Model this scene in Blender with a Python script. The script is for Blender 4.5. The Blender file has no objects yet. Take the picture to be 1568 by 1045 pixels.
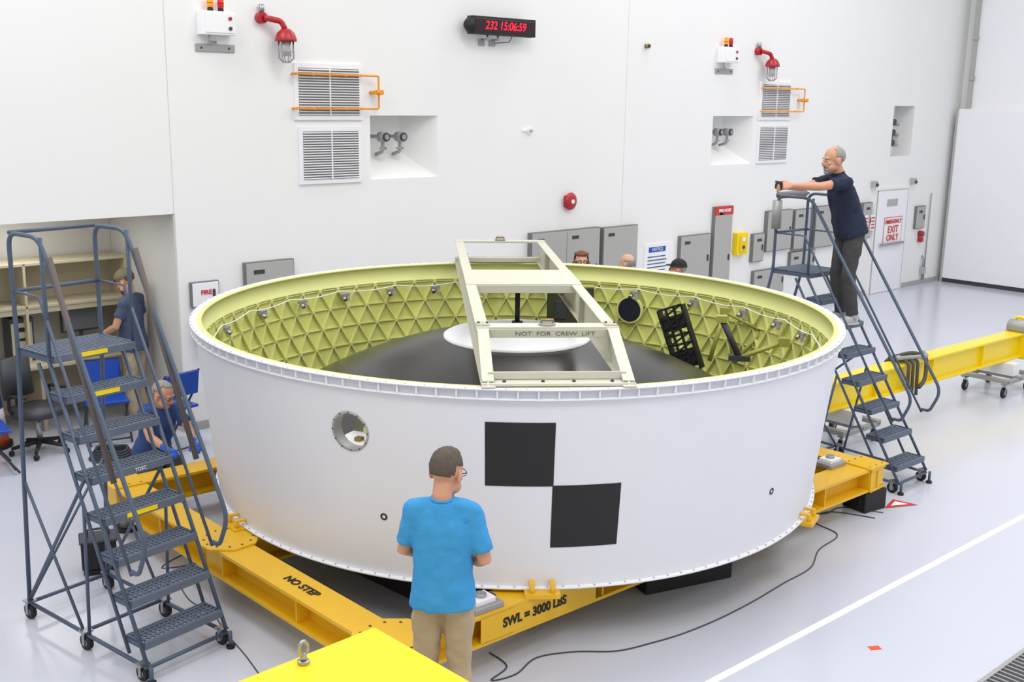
import bpy, math, random
from mathutils import Vector as V, Matrix
random.seed(4)
sc=bpy.context.scene
try: sc.view_settings.view_transform='Standard'
except Exception: pass
COL=bpy.context.collection
# ---------------------------------------------------------------- materials
def lin(c):
    c=c/255.
    return c/12.92 if c<=.04045 else ((c+.055)/1.055)**2.4
MATS={}
def mat(name,rgb,rough=.5,metal=0.,noise=0.,nscale=8.,bump=0.,bscale=60.,emit=0.,coat=0.,spec=.5):
    if name in MATS: return MATS[name]
    m=bpy.data.materials.new(name);m.use_nodes=True;nt=m.node_tree;b=nt.nodes["Principled BSDF"]
    col=tuple(lin(x) for x in rgb)+(1.,)
    b.inputs["Base Color"].default_value=col
    b.inputs["Roughness"].default_value=rough;b.inputs["Metallic"].default_value=metal
    b.inputs["Coat Weight"].default_value=coat
    b.inputs["Specular IOR Level"].default_value=spec
    tc=nt.nodes.new("ShaderNodeTexCoord")
    n=nt.nodes.new("ShaderNodeTexNoise");n.inputs["Scale"].default_value=nscale;n.inputs["Detail"].default_value=4
    nt.links.new(tc.outputs["Object"],n.inputs["Vector"])
    r=nt.nodes.new("ShaderNodeMix");r.data_type='RGBA'
    k=max(noise,.015)
    r.inputs[6].default_value=tuple(x*(1-k) for x in col[:3])+(1.,)
    r.inputs[7].default_value=tuple(min(1,x*(1+k)) for x in col[:3])+(1.,)
    nt.links.new(n.outputs["Fac"],r.inputs[0]);nt.links.new(r.outputs[2],b.inputs["Base Color"])
    if bump>0:
        n2=nt.nodes.new("ShaderNodeTexNoise");n2.inputs["Scale"].default_value=bscale;n2.inputs["Detail"].default_value=3
        nt.links.new(tc.outputs["Object"],n2.inputs["Vector"])
        bp=nt.nodes.new("ShaderNodeBump");bp.inputs["Strength"].default_value=bump;bp.inputs["Distance"].default_value=.02
        nt.links.new(n2.outputs["Fac"],bp.inputs["Height"]);nt.links.new(bp.outputs[0],b.inputs["Normal"])
    if emit>0:
        b.inputs["Emission Color"].default_value=col;b.inputs["Emission Strength"].default_value=emit
    MATS[name]=m;return m
wallm=mat("wall_paint",(236,236,235),.6,noise=.01,nscale=1.2)
seamm=mat("wall_seam",(205,205,204),.6)
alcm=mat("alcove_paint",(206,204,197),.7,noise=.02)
floorm=mat("epoxy_floor",(200,203,215),.18,noise=.03,nscale=.8,spec=.4)
whitem=mat("white_paint",(238,238,242),.45)
whitem2=mat("white_shell_paint",(231,231,237),.5,noise=.012,nscale=2)
shade=mat("flange_pocket_shade",(206,207,215),.6)  # shade of the recessed flange pockets put into the colour
blackm=mat("black_matte",(26,26,28),.6)
blackp=mat("black_checker_paint",(34,34,36),.7)
yell=mat("yellow_paint",(232,182,24),.38,noise=.04,coat=.15)
yell2=mat("bright_yellow_paint",(246,216,14),.35,noise=.01,coat=.2)
yelsafe=mat("safety_yellow",(245,212,12),.5)
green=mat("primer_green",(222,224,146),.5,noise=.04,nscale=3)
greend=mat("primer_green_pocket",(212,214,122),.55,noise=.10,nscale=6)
domem=mat("dark_dome",(44,42,42),.28,noise=.3,nscale=1.3,spec=.5)
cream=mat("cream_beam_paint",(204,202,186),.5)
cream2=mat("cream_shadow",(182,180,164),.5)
lad=mat("ladder_bluegrey",(74,88,108),.4,noise=.05)
lad2=mat("ladder_tread",(94,105,122),.5,noise=.1,nscale=30)
brn=mat("rubber_grip_brown",(92,82,80),.6)
rubber=mat("black_rubber",(20,20,22),.6)
steel=mat("steel",(170,172,176),.3,.9)
steel2=mat("brushed_grey_metal",(160,160,160),.45,.3,noise=.03)
panel=mat("grey_panel_paint",(172,172,168),.45)
paneld=mat("panel_dark_edge",(118,118,116),.6)
stencil=mat("stencil_grey",(92,92,88),.6)
red=mat("red_paint",(172,28,40),.35)
orange=mat("orange_paint",(234,152,44),.4)
redl=mat("red_lens",(190,30,20),.2,emit=.3)
orl=mat("amber_lens",(240,140,20),.2,emit=.4)
ledm=mat("led_red",(255,20,50),.4,emit=2.)
blue=mat("blue_plastic",(18,70,170),.4)
beige=mat("beige_laminate",(186,176,148),.5)
paper=mat("paper_white",(240,240,240),.6)
signr=mat("sign_red",(206,46,46),.5)
signb=mat("sign_blue",(30,80,170),.5)
darkg=mat("dark_grey",(58,60,64),.5)
olive=mat("olive_bracket",(160,160,76),.4)
glass=mat("frosted_glass",(200,190,190),.1)
tape=mat("white_tape",(248,248,250),.5)
orangec=mat("cone_orange",(235,80,30),.5)
hole=mat("hole_dark",(90,66,12),.8)
# ---------------------------------------------------------------- mesh builder
class MB:
    def __init__(s): s.v=[];s.f=[];s.mi=[];s.sm=[];s.mats=[]
    def add(s,vs,fs,m,smooth=False):
        if m not in s.mats: s.mats.append(m)
        k=s.mats.index(m);o=len(s.v);s.v+=[tuple(v) for v in vs]
        for f in fs: s.f.append(tuple(i+o for i in f));s.mi.append(k);s.sm.append(smooth)
    def box(s,c,d,m,R=None):
        c=V(c);vs=[]
        for x in(-.5,.5):
            for y in(-.5,.5):
                for z in(-.5,.5):
                    p=V((x*d[0],y*d[1],z*d[2]))
                    if R is not None:p=R@p
                    vs.append(c+p)
        s.add(vs,[(0,1,3,2),(4,6,7,5),(0,4,5,1),(2,3,7,6),(0,2,6,4),(1,5,7,3)],m)
    def bb(s,a,b,m): s.box([(a[i]+b[i])/2 for i in range(3)],[abs(b[i]-a[i]) for i in range(3)],m)
    def beam(s,p0,p1,w,h,m,up=(0,0,1)):
        p0=V(p0);p1=V(p1);d=(p1-p0);L=d.length;y=d.normalized();x=y.cross(V(up)).normalized();z=x.cross(y)
        R=Matrix((x,y,z)).transposed();s.box((p0+p1)/2,(w,L,h),m,R)
    def tube(s,pts,r,m,n=10,ry=None,side=None,sup=2.,cap=True,smooth=True):
        pts=[V(p) for p in pts];N=len(pts)
        rr=r if isinstance(r,(list,tuple)) else [r]*N
        rq=ry if isinstance(ry,(list,tuple)) else ([ry]*N if ry else rr)
        T=[]
        for i in range(N):
            a=pts[max(0,i-1)];b=pts[min(N-1,i+1)];T.append((b-a).normalized())
        if side is not None: x=V(side)
        else:
            x=V((0,0,1)) if abs(T[0].z)<.9 else V((1,0,0))
            x=T[0].cross(x).normalized()
        vs=[]
        for i in range(N):
            xx=(V(side) if side is not None else x);xx=(xx-T[i]*xx.dot(T[i])).normalized();x=xx;y=T[i].cross(xx)
            for k in range(n):
                a=2*math.pi*k/n;ca,sa=math.cos(a),math.sin(a)
                if sup!=2.:
                    ca=math.copysign(abs(ca)**(2/sup),ca);sa=math.copysign(abs(sa)**(2/sup),sa)
                vs.append(pts[i]+xx*(rr[i]*ca)+y*(rq[i]*sa))
        fs=[]
        for i in range(N-1):
            for k in range(n):
                fs.append((i*n+k,i*n+(k+1)%n,(i+1)*n+(k+1)%n,(i+1)*n+k))
        if cap: fs+=[tuple(range(n))[::-1],tuple(range((N-1)*n,N*n))]
        s.add(vs,fs,m,smooth)
    def cyl(s,p0,p1,r,m,n=16,r2=None):
        s.tube([p0,p1],[r,r if r2 is None else r2],m,n);s.sm[-1]=False;s.sm[-2]=False
    def ell(s,c,rad,m,R=None,nu=16,nv=10,keep=None):
        c=V(c);vs=[];
        for j in range(nv+1):
            t=math.pi*j/nv
            for i in range(nu):
                a=2*math.pi*i/nu
                vs.append(V((rad[0]*math.sin(t)*math.cos(a),rad[1]*math.sin(t)*math.sin(a),rad[2]*math.cos(t))))
        fs=[]
        for j in range(nv):
            for i in range(nu):
                q=(j*nu+i,(j+1)*nu+i,(j+1)*nu+(i+1)%nu,j*nu+(i+1)%nu)
                if j==0:q=(0,q[1],q[2])
                elif j==nv-1:q=(q[0],nv*nu,q[3])
                if keep is None or all(keep(vs[k]) for k in q): fs.append(q)
        if R is not None: vs=[R@v for v in vs]
        s.add([c+v for v in vs],fs,m,True)
    def lathe(s,prof,m,c=(0,0,0),n=48,smooth=True,close=False):
        c=V(c);vs=[];P=len(prof)
        for i in range(n):
            a=2*math.pi*i/n
            for r,z in prof: vs.append(c+V((r*math.sin(a),-r*math.cos(a),z)))
        fs=[]
        for i in range(n):
            for k in range(P if close else P-1):
                k2=(k+1)%P;j=(i+1)%n
                fs.append((i*P+k,j*P+k,j*P+k2,i*P+k2))
        s.add(vs,fs,m,smooth)
    def mesh(s,name):
        me=bpy.data.meshes.new(name);me.from_pydata(s.v,[],s.f)
        for m in s.mats: me.materials.append(m)
        me.polygons.foreach_set("material_index",s.mi);me.polygons.foreach_set("use_smooth",s.sm);me.update();return me
    def obj(s,name,M=None,bevel=0.,parent=None,seg=1):
        o=bpy.data.objects.new(name,s.mesh(name));COL.objects.link(o)
        if parent is not None: o.parent=parent
        if M is not None:
            if parent is None:o.matrix_world=M
            else:o.matrix_local=M
        if bevel>0:
            b=o.modifiers.new("bevel","BEVEL");b.width=bevel;b.segments=seg;b.limit_method='ANGLE';b.angle_limit=math.radians(50)
        return o
def fillet(pts,r,k=5):
    pts=[V(p) for p in pts];out=[pts[0]]
    for i in range(1,len(pts)-1):
        a,b,c=pts[i-1],pts[i],pts[i+1];d1=(a-b);d2=(c-b);q=min(r,d1.length*.45,d2.length*.45)
        p1=b+d1.normalized()*q;p2=b+d2.normalized()*q
        for j in range(k+1):
            t=j/k;out.append(p1*(1-t)**2+b*2*t*(1-t)+p2*t*t)
    out.append(pts[-1]);return out
def frame(X,Y,loc):
    X=V(X).normalized();Y=V(Y);Y=(Y-X*Y.dot(X)).normalized();Z=X.cross(Y)
    M=Matrix((X,Y,Z)).transposed().to_4x4();M.translation=V(loc);return M
def text(body,size,m,M,parent,name="lettering",ext=.0015,sx=1.,bold=0.,align='CENTER',shear=0.):
    cu=bpy.data.curves.new(name,"FONT");cu.body=body;cu.size=size;cu.extrude=ext;cu.align_x=align;cu.align_y='CENTER';cu.offset=bold;cu.shear=shear
    cu.materials.append(m);o=bpy.data.objects.new(name,cu);COL.objects.link(o)
    o.parent=parent;o.matrix_parent_inverse=parent.matrix_world.inverted()
    o.matrix_world=M@Matrix.Diagonal((sx,1,1,1));return o
# ---------------------------------------------------------------- camera
PIT,ROL,HC=.2190,.0158,3.688
fw=V((0,math.cos(PIT),-math.sin(PIT)));rt=V((1,0,0));dn=fw.cross(rt)
if dn.z>0: dn=-dn
Rr=rt*math.cos(ROL)-dn*math.sin(ROL);Dd=rt*math.sin(ROL)+dn*math.cos(ROL)
cd=bpy.data.cameras.new("camera");cam=bpy.data.objects.new("camera",cd);COL.objects.link(cam)
Mc=Matrix((Rr,-Dd,-fw)).transposed().to_4x4();Mc.translation=V((0,0,HC));cam.matrix_world=Mc
cd.sensor_width=36;cd.lens=1671.3/1568*36;cd.clip_end=200;sc.camera=cam
# ---------------------------------------------------------------- room
ang=.7399;U=V((math.cos(ang),math.sin(ang),0));Nn=V((-U.y,U.x,0));C0=V((9.07,23.20,0))
MW=frame(U,Nn,C0)         # local: x=s along wall, y<0 into room, z up
def wl(s,o,z): return MW@V((s,o,z))
f=MB();f.bb((-34,-28,-.1),(.6,1.8,0),floorm);f.obj("floor",MW)
w=MB()
S0=-27.;ZT=9.
holes=[(S0,-17.17,0,2.43),(-14.64,-13.61,2.70,3.46),(-8.01,-6.93,2.68,3.46),(-2.37,-1.58,2.69,3.66)]
xs=sorted({S0,0.35}|{h[0] for h in holes}|{h[1] for h in holes});zs=sorted({0,ZT}|{h[2] for h in holes}|{h[3] for h in holes})
for i in range(len(xs)-1):
    for j in range(len(zs)-1):
        cx,cz=(xs[i]+xs[i+1])/2,(zs[j]+zs[j+1])/2
        if any(h[0]<cx<h[1] and h[2]<cz<h[3] for h in holes): continue
        w.bb((xs[i],0,zs[j]),(xs[i+1],.4,zs[j+1]),wallm)
for h in holes[1:]:
    a,b,c,d=h
    w.bb((a-.05,.4,c-.05),(b+.05,.45,d+.05),wallm)
    if d-c<.85:
        w.add([(a,0.001,c),(b,0.001,c),(b,.4,c+.3),(a,.4,c+.3)],[(0,1,2,3)],wallm)
        w.add([(b,0.001,c),(b,0.001,d),(b-.3,.4,d),(b-.3,.4,c)],[(0,1,2,3)],wallm)
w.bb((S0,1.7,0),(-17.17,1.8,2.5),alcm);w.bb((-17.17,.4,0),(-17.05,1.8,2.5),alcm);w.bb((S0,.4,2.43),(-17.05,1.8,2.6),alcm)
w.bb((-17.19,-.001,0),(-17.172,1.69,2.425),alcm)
for s in (-17.18,-10.1): w.bb((s-.004,-.0015,2.43 if s<-17 else 1.9),(s+.004,.01,ZT),seamm)
w.obj("wall_back",MW)
r=MB()
r.bb((0.35,-14,0),(0.6,0.4,ZT),wallm)
r.bb((0.0,-14,0.09),(0.35,-0.12,3.58),whitem)
r.bb((0.06,-14,3.58),(0.35,-.12,3.62),wallm)
r.bb((0.2,-14,3.62),(0.36,-.3,ZT),whitem)
r.bb((0.12,-.30,3.62),(0.34,-.22,ZT),panel)
for z in (4.2,5.0,5.8): r.bb((0.08,-.32,z),(0.2,-.25,z+.07),panel)
r.bb((0.02,-14,0.0),(0.35,-0.12,.09),darkg)
r.bb((-.02,-.14,0),(0.02,-.10,3.58),panel)
r.obj("wall_right",MW)
b=MB();b.bb((-17.05,-.012,0),(-2.9,0,.1),panel);b.bb((-1.5,-.012,0),(0,0,.1),panel);b.obj("baseboard_back",MW)
d=MB();d.bb((-2.83,-.03,0),(-1.53,0,2.1),wallm);d.bb((-2.76,-.045,0.01),(-1.60,-.02,2.03),whitem)
d.bb((-2.77,-.047,0.0),(-2.755,-.02,2.04),panel);d.bb((-1.605,-.047,0),(-1.59,-.02,2.04),panel);d.bb((-2.77,-.047,2.03),(-1.59,-.02,2.045),panel)
d.bb((-2.6,-.11,.95),(-1.72,-.08,1.0),steel2);d.bb((-2.45,-.05,.97),(-1.75,-.046,1.5),paper)
for a,c in((-2.45,-2.44),(-1.76,-1.75)): d.bb((a,-.052,.97),(c,-.046,1.5),signr)
for z in(.97,1.49): d.bb((-2.45,-.052,z),(-1.75,-.046,z+.012),signr)
d.bb((-2.4,-.052,1.72),(-2.0,-.046,1.86),panel)
do=d.obj("door_1",MW)
for i,(t,sz,mm) in enumerate((("EMERGENCY",.11,signr),("EXIT",.2,signr),("ONLY",.17,signr))):
    text(t,sz,mm,frame(U,(0,0,1),wl(-2.1,-.056,1.41-.16*i)),do,bold=.003)
# ---------------------------------------------------------------- wall fittings
def louver(name,a,b,z0,z1):
    m=MB();m.bb((a,-.03,z0),(b,0,z1),whitem);m.bb((a+.05,-.032,z0+.05),(b-.05,-.028,z1-.05),paneld)
    n=int((z1-z0-.1)/.028)
    for i in range(n):
        z=z0+.05+(i+.5)*(z1-z0-.1)/n
        R=Matrix.Rotation(.5,3,'X');m.box(((a+b)/2,-.036,z),(b-a-.1,.022,.005),whitem,R)
    for x in(.5,): m.bb((a+(b-a)*x-.006,-.05,z0+.05),(a+(b-a)*x+.006,-.03,z1-.05),whitem)
    m.obj(name,MW)
louver("vent_grille",-15.68,-14.76,3.41,4.04);louver("vent_grille",-15.64,-14.78,2.68,3.33)
louver("vent_grille",-6.80,-5.90,3.40,4.03);louver("vent_grille",-6.80,-5.90,2.68,3.33)
def rail(a,b):
    m=MB();pts=fillet([(a,-.10,3.92),(b,-.10,3.92),(b,-.10,3.54),(a,-.10,3.54)],.02)
    m.tube(pts,.012,orange,8)
    for z in(3.54,3.92):
        for i in range(5):
            x=a+.05+(b-a-.3)*i/4;m.cyl((x,0,z),(x,-.1,z),.010,orange,8);m.cyl((x,-.12,z),(x,-.085,z),.016,orange,8)
    m.cyl((b,-.17,3.73),(b,-.05,3.73),.03,orange,12);m.cyl((b-.05,-.1,3.73),(b-.05,0,3.73),.02,orange,8)
    m.box((b-.03,-.1,3.73),(.07,.03,.05),orange)
    m.obj("orange_pipe_rail",MW)
rail(-15.75,-14.58);rail(-6.84,-5.62)
def beacon(a):
    m=MB();m.bb((a,-.15,4.29),(a+.38,0,4.53),whitem);m.bb((a+.02,-.16,4.31),(a+.36,-.15,4.51),paper)
    for x,mm in((.12,orl),(.24,redl)):
        m.cyl((a+x,-.08,4.53),(a+x,-.08,4.57),.03,blackm,12);m.cyl((a+x,-.08,4.57),(a+x,-.08,4.66),.034,mm,14);m.cyl((a+x,-.08,4.61),(a+x,-.08,4.62),.037,blackm,14)
        m.ell((a+x,-.08,4.66),(.034,.034,.02),mm)
    m.cyl((a+.3,-.16,4.46),(a+.3,-.18,4.46),.02,red,10);m.cyl((a+.3,-.16,4.36),(a+.3,-.18,4.36),.02,darkg,10)
    m.tube(fillet([(a+.1,-.07,4.29),(a+.1,-.07,4.22),(a+.2,-.03,4.22)],.03),.012,steel,8)
    m.obj("warning_beacon_box",MW,.008)
    p=MB();p.bb((a-.03,-.02,4.12),(a+.42,0,4.20),steel2)
    for x in(.03,.35):p.cyl((a+x,-.03,4.16),(a+x,-.02,4.16),.012,darkg,8)
    p.obj("conduit_cover_plate",MW,.003)
beacon(-16.82);beacon(-8.0)
def horn(a):
    m=MB();m.cyl((a+.05,0,4.50),(a+.05,-.08,4.50),.06,red,14)
    m.cyl((a+.05,-.05,4.56),(a+.05,-.05,4.64),.03,steel,12)
    m.tube(fillet([(a+.05,-.10,4.5),(a+.24,-.14,4.47),(a+.27,-.16,4.38)],.05),.032,red,12)
    m.lathe([(0,.14),(.05,.13),(.095,.09),(.12,0.02),(.12,0),(.09,0)],red,(a+.27,-.17,4.26),24)
    m.cyl((a+.27,-.17,4.10),(a+.27,-.17,4.27),.055,glass,14)
    for i in range(8):
        t=2*math.pi*i/8;x,y=.085*math.cos(t),.085*math.sin(t)
        m.tube([(a+.27+x,-.17+y,4.27),(a+.27+x,-.17+y,4.08),(a+.27+x*.5,-.17+y*.5,4.04)],.005,steel,6)
    m.lathe([(.087,0),(.091,.006),(.082,.006)],steel,(a+.27,-.17,4.15),20);m.cyl((a+.27,-.17,4.03),(a+.27,-.17,4.045),.045,steel,12)
    m.obj("red_alarm_lamp",MW)
horn(-16.13);horn(-7.0)
m=MB();m.bb((-13.22,-.22,4.47),(-12.15,-.10,4.69),blackm);m.bb((-13.19,-.225,4.50),(-12.18,-.22,4.66),mat("clock_face",(40,8,16),.3))
m.tube([(-13.22,-.16,4.58),(-13.30,-.16,4.58)],[.11,.04],blackm,8)
for x in(-12.9,-12.72):
    m.cyl((x,-.12,4.47),(x,-.12,4.40),.014,steel,8);m.tube([(x,-.12,4.42),(x,0,4.42)],.012,steel,8);m.bb((x-.05,-.02,4.34),(x+.05,0,4.42),steel2)
m.tube(fillet([(-12.5,-.15,4.47),(-12.5,-.1,4.40),(-12.7,-.05,4.38)],.03),.006,blackm,6)
o=m.obj("digital_clock",MW,.008)
text("232 15:06:59",.145,ledm,frame(U,(0,0,1),wl(-12.68,-.228,4.58)),o,sx=.92,bold=.0,shear=.2)
m=MB();m.cyl((-9.70,0,4.47),(-9.70,-.06,4.47),.035,mat("brass",(150,130,90),.4,.6),14);m.cyl((-9.70,-.06,4.47),(-9.70,-.08,4.47),.02,darkg,10);m.obj("wall_sensor",MW)
m=MB();m.bb((-12.06,-.03,3.22),(-12.0,0,3.30),whitem);m.bb((-12.16,-.02,3.25),(-12.06,0,3.28),whitem);m.cyl((-12.03,-.03,3.26),(-12.03,-.06,3.26),.02,panel,10);m.obj("wall_bracket",MW)
m=MB();m.cyl((-11.25,0,2.27),(-11.25,-.05,2.27),.07,red,20);m.tube([(-11.25,-.05,2.27),(-11.25,-.06,2.27),(-11.25,-.085,2.27),(-11.25,-.10,2.27)],[.12,.125,.10,.05],red,28);m.cyl((-11.25,-.10,2.27),(-11.25,-.115,2.27),.03,paper,14);m.bb((-11.33,-.04,2.19),(-11.17,0,2.35),red)
m.obj("fire_alarm_bell",MW)
def valves(cs):
    m=MB()
    for k,x in enumerate((cs-.13,cs+.13)):
        m.tube(fillet([(x,.40,3.20),(x,.15,3.20),(x,.15,3.02),(x,.30,2.98)],.04),.022,steel2,10)
        m.cyl((x,.20,3.2),(x,.08,3.2),.062,steel2,18);m.cyl((x,.08,3.2),(x,.06,3.2),.05,darkg,18);m.cyl((x,.06,3.2),(x,.055,3.2),.032,steel,14)
        m.cyl((x+.05,.15,3.06),(x-.05,.15,3.06),.013,steel,8)
    m.obj("wall_pressure_gauge_pair",MW)
valves(-14.22);valves(-7.55)
m=MB()
for z in(2.95,3.15,3.35): m.tube(fillet([(-2.2,.4,z),(-2.2,.1,z),(-1.95,.1,z-.05),(-1.9,.3,z-.05)],.05),.03,steel2,8);m.cyl((-2.2,.1,z),(-2.2,.05,z),.06,darkg,12)
m.box((-2.0,.2,3.0),(.2,.15,.25),panel);m.obj("valve_cluster",MW)
def cabinet(name,a,b,z0,z1,dep=.06,doors=1,m1=panel,head=None,lab=True):
    m=MB();m.bb((a,-dep,z0),(b,0,z1),paneld);m.bb((a+.012,-dep-.01,z0+.012),(b-.012,-dep,z1-.012),m1)
    for i in range(1,doors):
        x=a+(b-a)*i/doors;m.bb((x-.006,-dep-.012,z0+.02),(x+.006,-dep-.005,z1-.02),paneld)
    for i in range(doors):
        x=a+(b-a)*(i+1)/doors-.07;m.bb((x-.015,-dep-.025,(z0+z1)/2-.05),(x+.015,-dep-.01,(z0+z1)/2+.05),darkg)
        if lab: m.bb((a+.1+(b-a)*i/doors,-dep-.014,z1-.14),(a+.24+(b-a)*i/doors,-dep-.009,z1-.09),darkg)
    if head: m.bb((a,-dep-.014,z1-.14),(b,-dep+.01,z1),head)
    return m.obj(name,MW,.004)
cabinet("electrical_cabinet",-16.40,-15.77,.9,1.84)
o=cabinet("fire_extinguisher_cabinet",-17.05,-16.72,1.40,1.68,.05,1,whitem,lab=False);
text("FIRE",.07,signr,frame(U,(0,0,1),wl(-16.88,-.065,1.56)),o,bold=.002)
m=MB();m.bb((-17.0,-.14,.95),(-16.72,0,1.35),darkg);m.bb((-16.98,-.15,1.0),(-16.74,-.14,1.3),blackm);m.obj("wall_phone_box",MW,.01)
cabinet("electrical_cabinet",-12.02,-10.64,.7,1.87,.08,2);cabinet("electrical_cabinet",-10.56,-9.79,.7,1.85,.07)
cabinet("electrical_cabinet",-8.75,-7.98,.8,1.59,.06)
o=cabinet("fire_hose_cabinet",-7.90,-7.42,.3,2.01,.06,1,panel,signr);text("FIRE HOSE",.07,paper,frame(U,(0,0,1),wl(-7.66,-.078,1.94)),o,bold=.002)
cabinet("junction_box",-6.80,-6.47,1.0,1.49);cabinet("electrical_cabinet",-6.43,-5.68,1.15,1.86,.07)
cabinet("electrical_cabinet",-5.60,-5.02,1.12,1.84,.07);cabinet("electrical_cabinet",-4.94,-4.2,1.10,1.86,.07)
cabinet("electrical_cabinet",-3.32,-2.98,1.15,1.84,.07);cabinet("junction_box",-5.64,-4.85,.72,1.08)
cabinet("junction_box",-6.72,-5.80,.40,.84);cabinet("junction_box",-1.20,-.82,1.20,1.66,.05,1,panel)
m=MB();m.bb((-7.30,-.10,1.17),(-7.0,0,1.54),yelsafe);m.bb((-7.24,-.12,1.22),(-7.06,-.10,1.49),mat("yellow_cover",(235,200,0),.3));m.cyl((-7.15,-.12,1.3),(-7.15,-.14,1.3),.03,darkg,12);m.bb((-7.19,-.13,1.4),(-7.11,-.12,1.47),paper);m.obj("emergency_phone",MW,.01)
m=MB();m.bb((-9.55,-.01,.95),(-8.86,0,1.52),paper)
m.bb((-9.45,-.014,1.38),(-9.05,-.008,1.46),signb)
for i in range(6): m.bb((-9.47,-.014,1.30-.055*i),(-9.05+.03*(i%2),-.008,1.315-.055*i),darkg if i%2 else signb)
m.bb((-9.25,-.014,.98),(-9.0,-.008,1.06),signr)
o=m.obj("notice_poster",MW);text("NOTICE",.07,paper,frame(U,(0,0,1),wl(-9.25,-.017,1.42)),o)
m=MB();m.cyl((-.92,0,1.08),(-.92,-.10,1.08),.06,red,14);m.box((-.92,-.05,.96),(.1,.08,.1),red);m.cyl((-.92,-.1,1.08),(-.92,-.13,1.08),.03,steel,10);m.obj("fire_pull_station",MW,.005)
m=MB();m.tube(fillet([(-.70,-.05,.1),(-.70,-.05,.55),(-.70,0,.6)],.05),.02,steel2,8);m.box((-.70,-.05,.3),(.1,.08,.14),panel);m.tube([(-.6,-.03,1.9),(-.6,-.03,.1)],.012,steel2,8);m.obj("conduit_outlet",MW)
m=MB()
for x in(-3.3,-3.05):
    m.bb((x,-.085,1.3),(x+.16,-.095,1.6),paper)
    for k in range(4): m.bb((x+.02,-.098,1.33+.065*k),(x+.14,-.094,1.36+.065*k),signr)
m.obj("warning_sign",MW)
m=MB();
for x in(-2.95,-1.45): m.bb((x-.05,-.10,2.12),(x+.05,0,2.24),panel);m.cyl((x,-.1,2.17),(x,-.13,2.17),.03,darkg,10)
m.obj("door_sensor_light",MW)
# ---------------------------------------------------------------- adapter ring
CX,CY=.0435,9.4493;ZB,ZTp=.45,1.887;RB,RT=2.597,2.75
def rad(z): return RB+(RT-RB)*(z-ZB)/(ZTp-ZB)
def cp(phi,z,off=0.): 
    r_=rad(z)+off;return V((CX+r_*math.sin(phi),CY-r_*math.cos(phi),z))
ring=MB();NC=240;dphi=2*math.pi/NC;ph0=math.radians(-24.3);zh=1.50;p_start=ph0-2.5*dphi
zl=[ZB,.8,zh-.17,zh+.17,ZTp-.01]
def shell(off,m,flip):
    vs=[];fs=[]
    for i in range(NC):
        for z in zl: vs.append(cp(p_start+i*dphi,z,off))
    K=len(zl)
    for i in range(NC):
        for k in range(K-1):
            if i<5 and k==2: continue
            j=(i+1)%NC;q=(i*K+k,j*K+k,j*K+k+1,i*K+k+1);fs.append(q[::-1] if flip else q)
    ring.add(vs,fs,m,True)
    vs=[];fs=[];n=64
    for k in range(n):
        t=2*math.pi*k/n;c,s_=math.cos(t),math.sin(t);q=1/max(abs(c),abs(s_))
        vs.append(cp(ph0+c*q*2.5*dphi,zh+s_*q*.17,off));vs.append(cp(ph0+c*.128/2.70,zh+s_*.128,off))
    for k in range(n):
        j=(k+1)%n;q=(2*k,2*j,2*j+1,2*k+1);fs.append(q if flip else q[::-1])
    ring.add(vs,fs,m,True)
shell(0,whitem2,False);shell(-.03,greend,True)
vs=[];n=64
for k in range(n):
    t=2*math.pi*k/n
    for o_ in(.004,-.085): vs.append(cp(ph0+math.cos(t)*.128/2.7,zh+math.sin(t)*.128,o_))
ring.add(vs,[(2*k,2*((k+1)%n),2*((k+1)%n)+1,2*k+1) for k in range(n)],steel2,True)
vs=[]
for k in range(n):
    t=2*math.pi*k/n
    for rr_,o_ in((.128,.006),(.142,.006),(.144,.0)): vs.append(cp(ph0+math.cos(t)*rr_/2.7,zh+math.sin(t)*rr_,o_))
ring.add(vs,[(3*k+a,3*((k+1)%n)+a,3*((k+1)%n)+a+1,3*k+a+1) for k in range(n) for a in(0,1)],panel,True)
nn=V((math.sin(ph0),-math.cos(ph0),0))
for k in range(12):
    t=2*math.pi*k/12;p=cp(ph0+math.cos(t)*.136/2.7,zh+math.sin(t)*.136,.004);ring.cyl(p,p+nn*.008,.005,darkg,6)
Rp_=Matrix.Rotation(ph0,3,'Z');p=cp(ph0,zh,-.30)
ring.box(p+V((0,0,-.19)),(.50,.36,.08),whitem,Rp_);ring.box(p+Rp_@V((0,.15,-.02)),(.50,.04,.30),paneld,Rp_);ring.cyl(p+V((.0,0,-.15)),p+V((0,0,-.09)),.05,steel,14);ring.cyl(p+V((.0,0,-.09)),p+V((0,0,-.07)),.025,MATS["brass"],14);ring.box(p+Rp_@V((.09,-.05,-.13)),(.07,.05,.05),panel,Rp_);ring.box(p+Rp_@V((-.09,-.05,-.14)),(.05,.05,.03),mat("brass2",(160,140,90),.4,.7),Rp_)
c=(CX,CY,0)
ring.lathe([(RT-.03,ZTp-.008),(RT-.03,ZTp),(RT+.026,ZTp),(RT+.028,ZTp-.010),(RT-.002,ZTp-.012)],whitem,c,240)
ring.lathe([(RT-.012,ZTp-.066),(RT+.022,ZTp-.068),(RT+.022,ZTp-.076),(RT-.014,ZTp-.08)],whitem,c,240)
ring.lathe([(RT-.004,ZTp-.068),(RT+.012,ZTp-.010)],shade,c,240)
for i in range(132):
    a=2*math.pi*i/132;ring.box((CX+(RT+.010)*math.sin(a),CY-(RT+.010)*math.cos(a),ZTp-.038),(.010,.024,.062),whitem,Matrix.Rotation(a,3,'Z'))
    p=V((CX+(RT+.015)*math.sin(a+.02),CY-(RT+.015)*math.cos(a+.02),ZTp));ring.cyl(p,p+V((0,0,.004)),.006,panel,6)
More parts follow.
